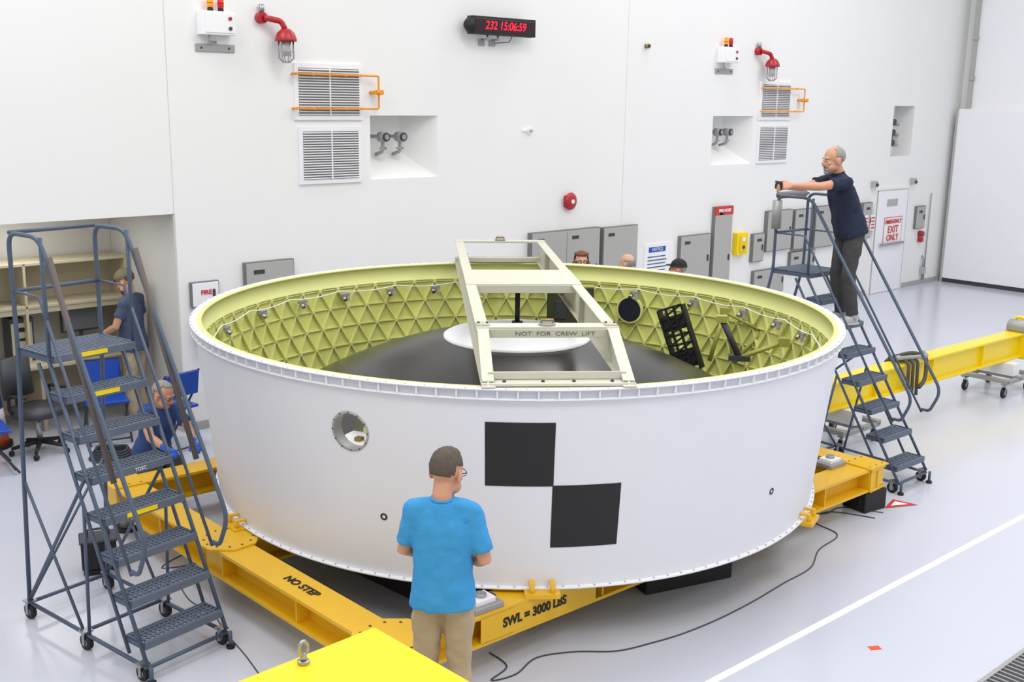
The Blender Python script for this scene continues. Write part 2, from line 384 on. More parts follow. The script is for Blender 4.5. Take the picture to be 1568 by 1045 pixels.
ring.lathe([(RT-.031,ZTp),(RT-.07,ZTp-.003),(RT-.07,ZTp-.015),(RT-.05,ZTp-.025),(RT-.055,ZTp-.16),(RT-.075,ZTp-.165),(RT-.075,ZTp-.180),(RT-.05,ZTp-.185)],green,c,240)
ring.lathe([(RB-.03,ZB),(RB+.036,ZB),(RB+.036,ZB+.012),(RB+.002,ZB+.014)],whitem,c,240)
for i in range(150):
    a=2*math.pi*i/150;p=V((CX+(RB+.022)*math.sin(a),CY-(RB+.022)*math.cos(a),ZB+.012));ring.cyl(p,p+V((0,0,.008)),.006,panel,6)
ring.lathe([(RB-.03,ZB+.02),(RB-.1,ZB+.02),(RB-.1,ZB),(RB-.03,ZB)],green,c,120)
NR=72;rows=6;zt_=ZTp-.19;zb_=.50;dz=(zt_-zb_)/rows
def rib(a0,z0,a1,z1,w_=.013,dep=.030,m_=green):
    am=(a0+a1)/2;zm=(z0+z1)/2
    if abs(((am-ph0+math.pi)%(2*math.pi))-math.pi)<.10 and abs(zm-zh)<.24: return
    p,q=cp(a0,z0,-.03),cp(a1,z1,-.03);inn=V((-math.sin(am),math.cos(am),0))
    ring.beam(p+inn*dep/2,q+inn*dep/2,w_,dep,m_,up=inn)
for k in range(rows+1):
    for i in range(NR):
        o_=.5*(k%2);a=2*math.pi*(i+o_)/NR;z=zt_-k*dz
        if k<rows:
            for s_ in(-.5,.5): rib(a,z,a+2*math.pi*s_/NR,z-dz)
        rib(a,z,a+2*math.pi/NR,z,.011,.022)
        p=cp(a,z,-.062);ring.box(p,(.034,.012,.034),green,Matrix.Rotation(a,3,'Z'))
hp=[]
for i in range(121):
    a=2*math.pi*i/120;z=ZTp-.205-.03*abs(math.sin(a*12));r_=rad(z)-.11;hp.append((CX+r_*math.sin(a),CY-r_*math.cos(a),z))
ring.tube(hp,.006,paper,6)
for deg in range(70,300,13):
    a=math.radians(deg+random.uniform(-3,3));z=ZTp-.25;p=cp(a,z,-.12);R=Matrix.Rotation(a,3,'Z')
    ring.box(p,(.10,.035,.03),steel2,R);ring.cyl(p+R@V((.03,.01,-.02)),p+R@V((.03,.05,-.045)),.022,steel,10);ring.box(p+R@V((-.03,.01,-.04)),(.03,.03,.05),panel,R)
a=math.radians(151.5);p=cp(a,1.45,-.07);inn=V((-math.sin(a),math.cos(a),0))
ring.cyl(p,p+inn*.05,.150,green,28);ring.cyl(p+inn*.05,p+inn*.055,.13,mat("port_cover_dark",(22,28,44),.2),28)  # dark cover disc for the far port, shell not cut through
def patch(a0,a1,z0,z1,m_,off=.0025):
    n_=14;vs=[]
    for i in range(n_+1):
        a=a0+(a1-a0)*i/n_;vs+=[cp(a,z0,off),cp(a,z1,off)]
    ring.add(vs,[(2*i,2*i+2,2*i+3,2*i+1) for i in range(n_)],m_,True)
A=lambda x,z:math.asin(x/rad(z))
patch(A(-.207,1.4),A(.245,1.4),1.205,1.655,blackp);patch(A(.235,1.0),A(.690,1.0),.755,1.21,blackp)
for deg,z in((-19.7,.905),(45.2,.90)):
    a=math.radians(deg);vs=[];n_=24
    for k in range(n_):
        t=2*math.pi*k/n_
        for rr_ in(.014,.026): vs.append(cp(a+math.cos(t)*rr_/2.65,z+math.sin(t)*rr_,.004))
    ring.add(vs,[(2*k,2*((k+1)%n_),2*((k+1)%n_)+1,2*k+1) for k in range(n_)],blackm,True)
DZ=1.685
prof=[(2.56,.74)]+[(r_,DZ-.14*r_*r_) for r_ in [2.5-.125*i for i in range(20)]]+[(0.001,DZ)]
ring.lathe(prof,domem,c,96)
ring.lathe([(0,DZ+.014)]+[(.09*i,DZ+.014-.11*(.09*i)**2) for i in range(1,8)]+[(.65,DZ-.040),(.65,DZ-.058)],whitem,c,64)
zc=DZ+.03
ring.box((CX,CY-.1,zc),(.42,.22,.035),darkg)
for x in(-.17,-.06,.06,.17): ring.cyl((CX+x,CY-.1,zc+.015),(CX+x,CY-.1,zc+.05),.02,steel2,8)
ring.cyl((CX,CY,DZ),(CX,CY,2.06),.022,blackm,12);ring.cyl((CX,CY,DZ),(CX,CY,DZ+.08),.05,blackm,14);ring.cyl((CX-.1,CY,2.05),(CX+.1,CY,2.05),.016,blackm,8)
ringo=ring.obj("adapter_ring")
def perf(name,M,wd,ht,mm,nx,nz,th=.02):
    m=MB();bx=wd/nx;bz=ht/nz;t=.022
    for i in range(nx+1): m.box((-wd/2+i*bx,0,ht/2),(t,th,ht),mm)
    for j in range(nz+1): m.box((0,0,j*bz),(wd,th,t),mm)
    for j in range(nz):
        m.beam((-wd/2,0,j*bz),(wd/2,0,(j+1)*bz),t*.8,th,mm,up=(0,1,0))
    m.box((0,.01,ht*.2),(wd,.01,ht*.28),mm);m.box((0,.01,ht*.75),(wd,.01,ht*.2),mm)
    m.box((wd/2,.04,ht/2),(t,.09,ht),mm);m.box((-wd/2,.04,ht/2),(t,.09,ht),mm)
    return m.obj(name,M,parent=ringo)
perf("perforated_bracket",frame((.78,-.45,.36),(.5,.8,0),(1.76,10.5,1.07)),.26,.66,blackm,3,7)
m=MB();m.box((0,0,.3),(.5,.03,.6),mat("dark_olive",(62,62,40),.5));m.box((0,0.05,.6),(.5,.12,.03),olive);m.box((.24,.05,.3),(.03,.12,.6),olive);m.box((-.1,.0,.35),(.12,.05,.2),darkg)
m.obj("avionics_panel",frame((1,-.12,.0),(0,1,0),(.62,11.55,1.12)),.004,parent=ringo)
m=MB()
m.tube([(0,0,0),(.12,.1,.5)],.022,olive,8);m.tube([(.25,0,0),(.12,.1,.5)],.022,olive,8);m.tube([(.5,0,.35),(.12,.1,.5)],.02,olive,8);m.tube([(.5,0,.35),(.25,0,0)],.02,olive,8);m.box((.12,.1,.5),(.1,.05,.08),olive)
m.obj("strut_bracket_a",frame((1,-.3,0),(.3,1,0),(2.0,10.75,1.12)),parent=ringo)
m=MB();m.tube([(0,0,0),(-.18,0,.36)],.03,darkg,8);m.box((0,0,0),(.2,.1,.05),darkg);m.box((-.18,0,.36),(.1,.08,.06),olive);m.tube([(0,0,0),(.40,.05,.16)],.022,olive,8);m.box((.40,.05,.16),(.1,.08,.08),olive);m.obj("strut_bracket_b",frame((1,-.2,0),(.2,1,0),(2.12,9.9,1.36)),parent=ringo)
# ---------------------------------------------------------------- cream frame on top
p0=V((.31,6.72,0));p1=V((-.155,12.17,0));dY=(p1-p0).normalized();dX=V((dY.y,-dY.x,0));MF=frame(dX,dY,(p0.x,p0.y,ZTp+.002));L=(p1-p0).length
m=MB()
for sx in(-1,1):
    xo=sx*.455
    H_=.235;pr=[(0,0),(.12,0),(.7,0),(L,0),(L,H_),(.68,H_),(.06,.03)]
    t0,t1=-.008,.008
    vs=[(xo+t0,y,z) for y,z in pr]+[(xo+t1,y,z) for y,z in pr];n_=len(pr)
    m.add(vs,[tuple(range(n_))[::-1],tuple(range(n_,2*n_))]+[(i,(i+1)%n_,n_+(i+1)%n_,n_+i) for i in range(n_)],cream)
    m.box((xo,(L+.68)/2,H_),(.09,L-.68,.012),cream)
    m.beam((xo,.06,.03),(xo,.68,H_),.08,.012,cream)
    m.box((xo,L/2,.006),(.09,L,.012),cream)
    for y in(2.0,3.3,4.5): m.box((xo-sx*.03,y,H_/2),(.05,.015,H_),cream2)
    for i in range(9): m.cyl((xo+sx*.009,.9+i*.5,.12),(xo+sx*.014,.9+i*.5,.12),.012,darkg,8)
m.box((0,.09,.012),(1.0,.11,.02),cream);m.box((0,.14,.05),(.9,.012,.05),cream)
for x in(-.35,-.1,.1,.35): m.cyl((x,.08,.022),(x,.08,.034),.012,darkg,8)
m.box((0,.78,H_+.005),(1.0,.14,.02),cream);m.box((0,.71,H_-.030),(.9,.012,.06),cream)
m.box((0,2.9,H_+.005),(1.0,.78,.02),cream)
m.box((0,2.51,H_-.03),(.9,.012,.07),cream);m.box((0,3.29,H_-.03),(.9,.012,.07),cream)
m.box((0,L-.06,H_+.005),(1.0,.12,.02),cream);m.box((0,L-.02,.03),(1.0,.10,.05),cream)
for y in(.78,L-.06):
    m.tube([(-.04,y,H_+.015),(-.04,y,H_+.05),(.04,y,H_+.05),(.04,y,H_+.015)],.012,MATS["brass2"],8);m.cyl((0,y,H_+.015),(0,y,H_+.03),.06,steel2,16)
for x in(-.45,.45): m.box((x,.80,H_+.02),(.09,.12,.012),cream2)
for x in(-.45,.45): 
    for q in(-.03,.03): m.cyl((x+q,.8,H_+.025),(x+q,.8,H_+.036),.01,darkg,6)
o=m.obj("lifting_frame_beam",MF,.003)
text("NOT  FOR  CREW  LIFT",.040,stencil,MF@frame((1,0,0),(0,0,1),(0.05,.702,H_-.032)),o,sx=1.35,bold=-.0005)
# ---------------------------------------------------------------- yellow handling frame
Np=V((-.72,6.16,0));Lp=V((-3.30,8.85,0));Rp=V((3.30,9.66,0));Fp=Lp+Rp-Np
m=MB();ZF=.425;HB=.22
def ib(a,b,w_=.25,e0=0,e1=0):
    d_=(b-a).normalized();a=a-d_*e0;b=b+d_*e1
    for z,t in((ZF-.0125,.025),(ZF-HB+.0125,.025)): m.beam((a.x,a.y,z),(b.x,b.y,z),w_,t,yell)
    m.beam((a.x,a.y,ZF-HB/2),(b.x,b.y,ZF-HB/2),.02,HB-.04,yell)
    d_=(b-a);n_=int(d_.length/.9)
    for i in range(0,n_+1):
        q=a+d_*(i/n_*.99+.005);m.beam((q.x,q.y,ZF-HB+.02),(q.x,q.y,ZF-.02),w_*.92,.015,yell,up=d_)
mid=(Lp+Np)/2+V((-.12,.12,0));mid2=mid+(Rp-Np)
ib(Lp,Np,.25,.12,.12);ib(Np,Rp,.25,.12,.14);ib(Lp,Fp,.25,.12,.1);ib(Fp,Rp,.25,.12,.14);ib(mid,mid2)
ib((Np+Rp)/2,(Lp+Fp)/2)
def node(p,r_=.27,n_=8,rot=0.,disc=True):
    R=Matrix.Rotation(rot,3,'Z')
    if disc:
        vs=[];
        for z in(ZF+.001,ZF+.014):
            for k in range(n_):
                a=2*math.pi*(k+.5)/n_+rot;vs.append((p.x+r_*math.cos(a),p.y+r_*math.sin(a),z))
        m.add(vs,[tuple(range(n_))[::-1],tuple(range(n_,2*n_))]+[(i,(i+1)%n_,n_+(i+1)%n_,n_+i) for i in range(n_)],yell)
        pts=[(r_*.75*math.cos(2*math.pi*k/12),r_*.75*math.sin(2*math.pi*k/12)) for k in range(12)]
    else:
        m.box((p.x,p.y,ZF+.008),(.30,.30,.014),yell,R);pts=[(x,y) for x in(-.1,0,.1) for y in(-.11,.11)]
    for x,y in pts:
        q=p+R@V((x,y,0));m.cyl((q.x,q.y,ZF+.012),(q.x,q.y,ZF+.017),.010,hole,8)
    m.box((p.x,p.y,ZF-HB/2),(.24,.24,HB-.01),yell,R)
tt_=.71
node(Np,.26,rot=-.75);node(mid+V((.03,.03,0)),.24,8,-.75)
for p in(Lp,Rp,Fp): node(p,rot=tt_,disc=False)
for p in(Np,Lp,Fp): m.cyl((p.x,p.y,0),(p.x,p.y,ZF-HB),.06,steel2,14);m.cyl((p.x,p.y,0),(p.x,p.y,.03),.11,blackm,18)
for deg in(-54,4,62,118,180,-118):
    a=math.radians(deg);R=Matrix.Rotation(a,3,'Z');p=V((CX+2.655*math.sin(a),CY-2.655*math.cos(a),ZF+.012))
    m.box(p,(.24,.12,.03),yell,R)
    for x in(-.07,.07): m.cyl(p+R@V((x,-.02,0)),p+R@V((x,-.02,.07)),.017,yell,10);m.box(p+R@V((x,.01,.065)),(.035,.08,.018),yell,R)
o=m.obj("yellow_handling_frame")
dLN=(Np-Lp).normalized();pp=Lp.lerp(Np,.735)
text("NO STEP",.088,blackm,frame(dLN,(-dLN.y,dLN.x,0),(pp.x,pp.y,ZF+.003)),o,sx=1.1,bold=.003)
dNR=(Rp-Np).normalized();outn=V((dNR.y,-dNR.x,0));pp=Np.lerp(Rp,.215)+outn*.012
m2=MB();m2.box((0,0,0),(1.05,.19,.006),yell);pl=m2.obj("label_plate",None,parent=o);pl.matrix_world=frame(dNR,(0,0,1),(pp.x+outn.x*.11,pp.y+outn.y*.11,ZF-HB/2))
pp=Np.lerp(Rp,.205)+outn*.012
text("SWL = 3000 LBS",.090,blackm,frame(dNR,(0,0,1),(pp.x+outn.x*.116,pp.y+outn.y*.116,ZF-HB/2)),o,sx=.92,bold=.003)
def loadcell(p,rot):
    m=MB();m.box((0,0,.02),(.24,.20,.04),steel2);m.box((0,0,.055),(.16,.13,.035),whitem);m.cyl((0,0,.07),(0,0,.095),.04,steel,14);m.box((.09,0,.05),(.04,.06,.03),darkg)
    m.obj("load_cell",Matrix.Translation(p)@Matrix.Rotation(rot,4,'Z'),.004)
loadcell((-.18,6.62,ZF),.7);loadcell((2.95,9.60,ZF+.0),.7)
def block(c_,d_,rot,name="black_block"):
    m=MB();m.box((0,0,d_[2]/2),d_,blackm);m.box((0,0,d_[2]*.5),(d_[0]+.01,d_[1]*.6,d_[2]*.6),rubber);m.box((0,0,d_[2]-.01),(d_[0]*.9,d_[1]*.9,.02),rubber)
    m.obj(name,Matrix.Translation(c_)@Matrix.Rotation(rot,4,'Z'),.008)
block((3.32,9.66,0),(.30,.26,.20),.6);block((1.36,7.98,0),(.80,.24,.20),.45);block((-.85,7.95,0),(.7,.4,.18),-.75);block((-.1,7.8,0),(.5,.3,.2),.3)  # third block is added, its black stands for floor shadow under the ring
# ---------------------------------------------------------------- floor markings
def strip(name,a,b,w_,m_,h=.002):
    m=MB();m.beam((a[0],a[1],h/2),(b[0],b[1],h/2),w_,h,m_);m.obj(name)
strip("floor_tape_line",(.0,5.27),(8.5,12.82),.055,tape)
strip("floor_marker",(2.51,6.93),(2.59,6.945),.05,orangec,.003)
m=MB();m.add([(3.5,9.62,.004),(3.85,9.72,.004),(3.66,9.86,.004)],[(0,1,2)],signr);m.add([(3.58,9.68,.006),(3.76,9.73,.006),(3.66,9.80,.006)],[(0,1,2)],paper);m.obj("floor_hazard_triangle")
m=MB();Rg=Matrix.Rotation(.73,3,'Z')
m.box((3.62,6.55,.004),(1.6,.62,.008),darkg,Rg)
for i in range(30): m.box(V((3.62,6.55,.011))+Rg@V((-.78+i*.053,0,0)),(.012,.6,.01),steel2,Rg)
for y in(-.3,.3): m.box(V((3.62,6.55,.012))+Rg@V((0,y,0)),(1.6,.03,.012),steel2,Rg)
m.obj("floor_grate")
def cable(name,pts,r_=.006):
    P=[V((x,y,r_+.001)) for x,y in pts];out=[]
    for i in range(len(P)-1):
        a=P[max(0,i-1)];b_=P[i];c_=P[i+1];d_=P[min(len(P)-1,i+2)]
        for j in range(8):
            t=j/8;out.append(.5*((2*b_)+(c_-a)*t+(2*a-5*b_+4*c_-d_)*t*t+(-a+3*b_-3*c_+d_)*t**3))
    out.append(P[-1]);m=MB();m.tube(out,r_,darkg,8);m.obj(name)
cable("floor_cable",[(3.33,9.36),(2.95,9.5),(2.75,9.25),(2.87,8.95),(2.62,8.62),(2.45,8.25),(2.16,7.95),(1.85,7.62),(1.53,7.32),(1.25,7.1),(1.02,6.96),(.75,6.83),(.46,6.81),(.2,6.72),(.06,6.5),(-.1,6.42),(.0,6.6),(-.12,6.78)],.005)
cable("floor_cable",[(3.45,9.5),(3.1,9.62),(2.9,9.45),(2.7,9.5),(2.5,9.7)],.004)
cable("floor_cable",[(-1.55,6.35),(-1.75,6.68),(-1.94,6.96),(-2.15,7.3),(-2.37,7.5),(-2.6,7.9)],.004)
cable("floor_cable",[(-2.2,8.6),(-2.45,8.2),(-2.75,8.05),(-2.62,8.35),(-2.4,8.1)],.004)
# ---------------------------------------------------------------- rolling ladders
def caster(m,x,y,r_=.055,ztop=.14):
    m.cyl((x-.018,y,r_),(x+.018,y,r_),r_,rubber,18);m.cyl((x-.02,y,r_),(x+.02,y,r_),r_*.5,steel,12)
    for q in(-.026,.026): m.box((x+q,y,r_+.03),(.006,.03,.10),steel)
    m.box((x,y,ztop-.005),(.07,.07,.012),steel);m.cyl((x,y,r_*2),(x,y,ztop),.015,steel,8)
def tread(m,w_,y,z,dp,yl=False):
    m.box((w_/2,y,z-.015),(w_,.012,.05),lad2,None);m.box((w_/2,y+dp,z-.015),(w_,.012,.05),lad2)
    for x in(0,w_): m.box((x,y+dp/2,z-.015),(.012,dp,.05),lad)
    n_=int(dp/.034)
    for i in range(n_): m.box((w_/2,y+(i+.5)*dp/n_,z+.004),(w_-.01,.014,.008),lad2)
    k=int(w_/.035)
    for i in range(k+1):
        m.box((i*w_/k,y+dp/2,z),(.012,dp,.012),lad2)
    if yl: m.box((w_*.45,y-.008,z-.012),(w_*.38,.004,.03),yelsafe)
def ladder(name,org,a,w_,n,rise,run,plat,base,yl=(),railoff=.9,pad=False,lowz=.95):
    X=V((a[1],-a[0],0));M=frame(X,(a[0],a[1],0),(org[0],org[1],0));m=MB();t=.014
    zp=n*rise;yp=(n-1)*run
    for i in range(1,n): tread(m,w_,(i-1)*run,i*rise,.19,i in yl)
    tread(m,w_,yp,zp,plat,n in yl)
    for x in(-.01,w_+.01):
        m.tube([(x,-.03,.12),(x,yp+.04,zp-.02)],t,lad,8);m.tube([(x,.16,.14),(x,yp+.17,zp-.06)],t*.9,lad,8)
        m.tube([(x,-.03,.10),(x,base,.12)],t,lad,8)
        m.tube(fillet([(x,base,.12),(x,yp+plat,zp),(x,yp+plat,zp+railoff)]+([(x,yp+.05,zp+railoff)]+[(x,-.10,lowz),(x,.0,lowz-.22),(x,.08,lowz-.22)]),.10),t*1.1,lad,10)
        m.tube([(x,yp+plat,zp+railoff*.5),(x,yp+.1,zp+railoff*.5),(x,.08,.60+.1)],t*.8,lad,8)
        m.tube([(x,base*.45,.12),(x,.165+yp*.5,.14+(zp-.2)*.5)],t*.85,lad,8);m.tube([(x,base,.14),(x,yp*.62,zp*.64)],t*.85,lad,8)
        m.tube([(x,base*.5,.12),(x,(base+yp+plat)/2,(zp+.12)/2)],t*.8,lad,8)
        m.tube([(x,yp+.03,zp),(x,yp+.03,zp+railoff)],t,lad,8)
    for y,z in((base,.12),(base*.5,.12),(-.03,.1),(yp+plat,zp+railoff),(yp+plat,zp+railoff*.5)): m.tube([(-.01,y,z),(w_+.01,y,z)],t,lad,8)
    m.tube([(0,base,.14),(w_,(base+yp+plat)/2,(zp+.12)/2)],t*.7,lad,8)
    for x in(-.01,w_+.01):
        caster(m,x,base);caster(m,x,base*.48);caster(m,x,.02,.05,.12)
        m.cyl((x,-.07,0),(x,-.07,.12),.014,lad,8);m.cyl((x,-.07,0),(x,-.07,.02),.03,rubber,10)
    if pad:
        m.cyl((-.01,yp+plat,zp+railoff-.34),(-.01,yp+plat,zp+railoff-.05),.05,steel2,14)
        m.tube([(0,yp+plat,zp+railoff),(w_*.9,yp+plat,zp+railoff)],.035,mat("foam_pad_grey",(120,120,124),.8),12)
    else:
        for x in(-.01,w_+.01): m.tube([(x,yp*.93,zp+railoff-.12),(x,yp*.25,lowz+.34)],t*1.4,brn,10)
    o=m.obj(name,M);return o,M
o,ML=ladder("rolling_ladder",(-2.31,6.36),V((-.795,.607,0)),.60,8,.25,.118,.42,1.38,(4,7,8),.78)
text("TOSC",.035,paper,ML@frame((1,0,0),(0,0,1),(.35,.118*4-.012,1.235)),o)
o,MR=ladder("rolling_ladder",(3.74,10.05),V((-.66,.751,0)),.52,8,.25,.160,.45,2.0,(),.76,True)
# ---------------------------------------------------------------- yellow crane beam
a=V((3.15,11.28,0));b_=V((6.90,14.45,0));dY=(b_-a).normalized();dX=V((dY.y,-dY.x,0));MS=frame(dX,dY,(a.x,a.y,0));L=(b_-a).length
m=MB();z0,z1=.42,.72
m.box((0,L/2,z1),(.22,L,.03),yell2);m.box((0,L/2,z0),(.22,L,.03),yell2);m.box((0,L/2,(z0+z1)/2),(.10,L,z1-z0),yell2)
m.box((0,L-.05,(z0+z1)/2),(.30,.30,.38),yell2);m.box((0,L+.14,(z0+z1)/2+.05),(.12,.10,.3),darkg)
m.cyl((-.12,L-.15,z1+.08),(.12,L-.15,z1+.08),.09,steel2,18);m.tube(fillet([(-.08,L-.1,z1),(-.08,L-.1,z1+.2),(.08,L-.1,z1+.2),(.08,L-.1,z1)],.08),.025,yell2,10)
for y in(L*.25,L*.5,L*.75): m.box((0,y,(z0+z1)/2),(.20,.02,z1-z0),yell2)
spo=m.obj("yellow_spreader_beam",MS,.005)
m=MB();sd=mat("strap_dark",(84,80,70),.8)
for k in range(3):
    y0=L*.36+k*.1;m.tube(fillet([(-.17,y0,.35),(-.15,y0+.02,z1+.03),(.14,y0+.03,z1+.05),(.17,y0,.45-.05*k)],.06),.02,sd,8)
m.tube(fillet([(-.1,L*.36,z1+.05),(.0,L*.36+.3,z1+.10),(.1,L*.36+.5,z1+.05),(.16,L*.36+.4,.5),(.2,L*.36+.2,.45)],.1),.025,sd,8)
m.tube(fillet([(-.08,L*.40,z1+.05),(.05,L*.34,z1+.09),(.14,L*.45,z1+.06),(.0,L*.48,z1+.06)],.1),.025,steel2,8)
m.obj("lifting_sling",None,parent=spo)
def dolly(p,rot):
    m=MB()
    for x in(-.28,.28): m.box((x,0,.20),(.06,.75,.05),steel2)
    for y in(-.34,0,.34): m.box((0,y,.22),(.62,.08,.05),steel2)
    m.box((0,0,.32),(.5,.16,.16),whitem);
    for x in(-.26,.26):
        for y in(-.33,.33): caster(m,x,y,.065,.18)
    m.obj("equipment_dolly",Matrix.Translation(p)@Matrix.Rotation(rot,4,'Z'),.004)
dolly(tuple(MS@V((0,.65,0))),-.85);dolly(tuple(MS@V((0,L-.6,0))),-.85)
# ---------------------------------------------------------------- foreground yellow case
ap=V((-.69,5.20,0));e1=V((.70,-.714,0));e2=V((-.714,-.70,0))
MBX=frame(-e2,-e1,(ap+e2*1.3+e1*1.0)[:])
m=MB();m.bb((0,0,.12),(1.3,1.0,.97),yell2);m.bb((-.02,-.02,.965),(1.30,1.00,1.0),yell2)
for x in(.08,1.22):
    for y in(.08,.92): m.bb((x-.06,y-.06,0),(x+.06,y+.06,.12),darkg)
m.bb((.1,-.012,.3),(1.2,0,.8),yelsafe);m.bb((1.3,.1,.3),(1.312,.9,.8),yelsafe)
ex,ey=.82,.93
m.cyl((ex,ey,1.0),(ex,ey,1.02),.03,steel,16);m.cyl((ex,ey,1.02),(ex,ey,1.05),.016,steel,12)
tor=[(ex+.024*math.cos(t),ey,1.08+.036*math.sin(t)) for t in [2*math.pi*i/20 for i in range(21)]];m.tube(tor,.010,steel,10)
m.obj("yellow_equipment_case",MBX,.012,seg=2)
# ---------------------------------------------------------------- alcove furniture
MA=MW
m=MB();a0,a1=-19.6,-17.24
m.bb((a0,.95,.72),(a1,1.62,.76),beige);m.bb((a1-.04,.98,0),(a1,1.62,.72),beige);m.bb((a0,.98,0),(a0+.04,1.62,.72),beige);m.bb((a0,1.55,.1),(a1,1.60,.72),beige)
m.bb((-18.35,1.0,0),(-18.31,1.6,.72),beige)
for z in(1.36,1.83): m.bb((a0,1.15,z),(a1,1.62,z+.035),beige)
for x in(a0,-18.4,a1-.03): m.bb((x,1.15,.76),(x+.03,1.62,1.86),beige)
m.bb((a0,1.60,1.3),(a1,1.63,1.86),beige);m.bb((a0,1.16,1.30),(a1,1.18,1.37),beige)
dk=m.obj("desk_with_hutch",MA,.004)
m=MB();m.bb((-18.55,1.25,.762),(-18.3,1.5,1.25),darkg);m.bb((-18.54,1.24,.8),(-18.32,1.25,1.2),beige);m.bb((-18.50,1.235,1.1),(-18.36,1.24,1.15),blackm);m.bb((-18.50,1.235,1.0),(-18.36,1.24,1.03),blackm);m.obj("computer_tower",None,.006,parent=dk)
m=MB();m.bb((-17.95,1.38,1.0),(-17.5,1.42,1.3),darkg);m.bb((-17.93,1.375,1.02),(-17.52,1.38,1.28),mat("screen_grey",(120,126,130),.2));m.cyl((-17.72,1.42,.77),(-17.72,1.42,1.05),.02,darkg);m.bb((-17.85,1.32,.762),(-17.6,1.5,.775),darkg);m.obj("desk_monitor",None,.004,parent=dk)
def fchair(p,rot,name="blue_folding_chair"):
    m=MB();m.box((0,0,.45),(.44,.42,.03),blue);m.box((0,.23,.72),(.42,.025,.26),blue,Matrix.Rotation(-.15,3,'X'))
    for x in(-.21,.21):
        m.tube(fillet([(x,-.26,.012),(x,.16,.62),(x,.25,.86)],.05),.012,darkg,8);m.tube([(x,.27,.012),(x,-.16,.44)],.012,darkg,8)
    m.tube([(-.21,.24,.84),(.21,.24,.84)],.012,darkg,8);m.tube([(-.21,.24,.03),(.21,.24,.03)],.01,darkg,8);m.tube([(-.21,-.22,.05),(.21,-.22,.05)],.01,darkg,8)
    m.obj(name,Matrix.Translation(p)@Matrix.Rotation(rot,4,'Z'),.006)
fchair((-3.62,11.12,0),-2.2);fchair((-4.38,11.35,0),.5);fchair((-5.15,10.20,0),2.2)
def ochair(p,rot):
    m=MB();m.tube([(0,0,.42),(0,0,.50)],[.25,.24],darkg,20,sup=3);m.tube([(0,.24,.58),(0,.27,1.0)],[.20,.19],darkg,16,ry=[.04,.03],side=(1,0,0),sup=3)
    m.box((0,.25,.52),(.06,.03,.2),blackm);m.cyl((0,0,.10),(0,0,.42),.03,steel,12)
    for k in range(5):
        t=2*math.pi*k/5;m.tube([(0,0,.13),(.28*math.cos(t),.28*math.sin(t),.08)],[.03,.018],blackm,8);m.ell((.28*math.cos(t),.28*math.sin(t),.032),(.03,.03,.032),rubber)
    for x in(-.27,.27): m.tube(fillet([(x*.8,.1,.45),(x,.1,.50),(x,.1,.66),(x,-.12,.66)],.04),.018,blackm,8)
    m.obj("office_chair",Matrix.Translation(p)@Matrix.Rotation(rot,4,'Z'))
ochair((-4.90,10.86,0),1.2)
m=MB()
m.tube([(0,0,.0),(0,0,.04)],.22,rubber,20)
zz=[.04,.22,.42,.62,.80,.95];rr_=[.19,.17,.15,.13,.11,.09];mm_=[orangec,tape,blue,tape,blue]
for i in range(5): m.tube([(0,0,zz[i]),(0,0,zz[i+1])],[rr_[i],rr_[i+1]],mm_[i],20)
m.obj("traffic_channelizer_drum",Matrix.Translation((-5.50,11.02,0)))
m=MB()
for k in range(5):
    r_=.22-.015*(k%2)-.03*(k//2);z=.018+.022*k;m.tube([(r_*math.cos(t),r_*.8*math.sin(t),z+.01*math.sin(3*t)) for t in [2*math.pi*i/24 for i in range(25)]],.014,darkg,6)
m.obj("coiled_hose",Matrix.Translation((-4.10,10.7,0)))
m=MB();m.box((0,0,.16),(.26,.20,.22),blackm);m.box((0,0,.28),(.28,.22,.03),darkg);m.tube(fillet([(-.08,0,.29),(-.08,0,.35),(.08,0,.35),(.08,0,.29)],.03),.010,darkg,8);m.box((0,0,.025),(.24,.18,.05),rubber)
m.obj("tool_case",Matrix.Translation((-3.22,8.0,0))@Matrix.Rotation(.4,4,'Z'),.01)
# ---------------------------------------------------------------- people
skin=mat("skin",(205,150,122),.5,noise=.06,nscale=25);skin2=mat("skin_pale",(214,166,140),.5,noise=.06,nscale=25)
lipm=mat("lips",(170,100,90),.5);eyew=mat("eye_white",(235,232,228),.3);eyed=mat("eye_iris",(50,38,30),.3)
cloudt=bpy.data.textures.new("cloth_folds","CLOUDS");cloudt.noise_scale=.11;cloudt.noise_depth=1
hairt=bpy.data.textures.new("hair_noise","CLOUDS");hairt.noise_scale=.018
def remesh(mb,name,vox,parent,smooth=4,fold=0.):
    o=mb.obj(name,None);md=o.modifiers.new("r","REMESH");md.mode='VOXEL';md.voxel_size=vox;md.use_smooth_shade=True
    s_=o.modifiers.new("s","SMOOTH");s_.iterations=smooth;s_.factor=.5
    if fold: dm=o.modifiers.new("d","DISPLACE");dm.texture=cloudt;dm.strength=fold;dm.mid_level=.5;dm.texture_coords='LOCAL'
    dg=bpy.context.evaluated_depsgraph_get();me=bpy.data.meshes.new_from_object(o.evaluated_get(dg));ml=mb.mats[0]
    o.modifiers.clear();o.data=me;me.materials.clear();me.materials.append(ml)
    me.polygons.foreach_set("material_index",[0]*len(me.polygons));me.polygons.foreach_set("use_smooth",[True]*len(me.polygons))
    o.parent=parent;return o
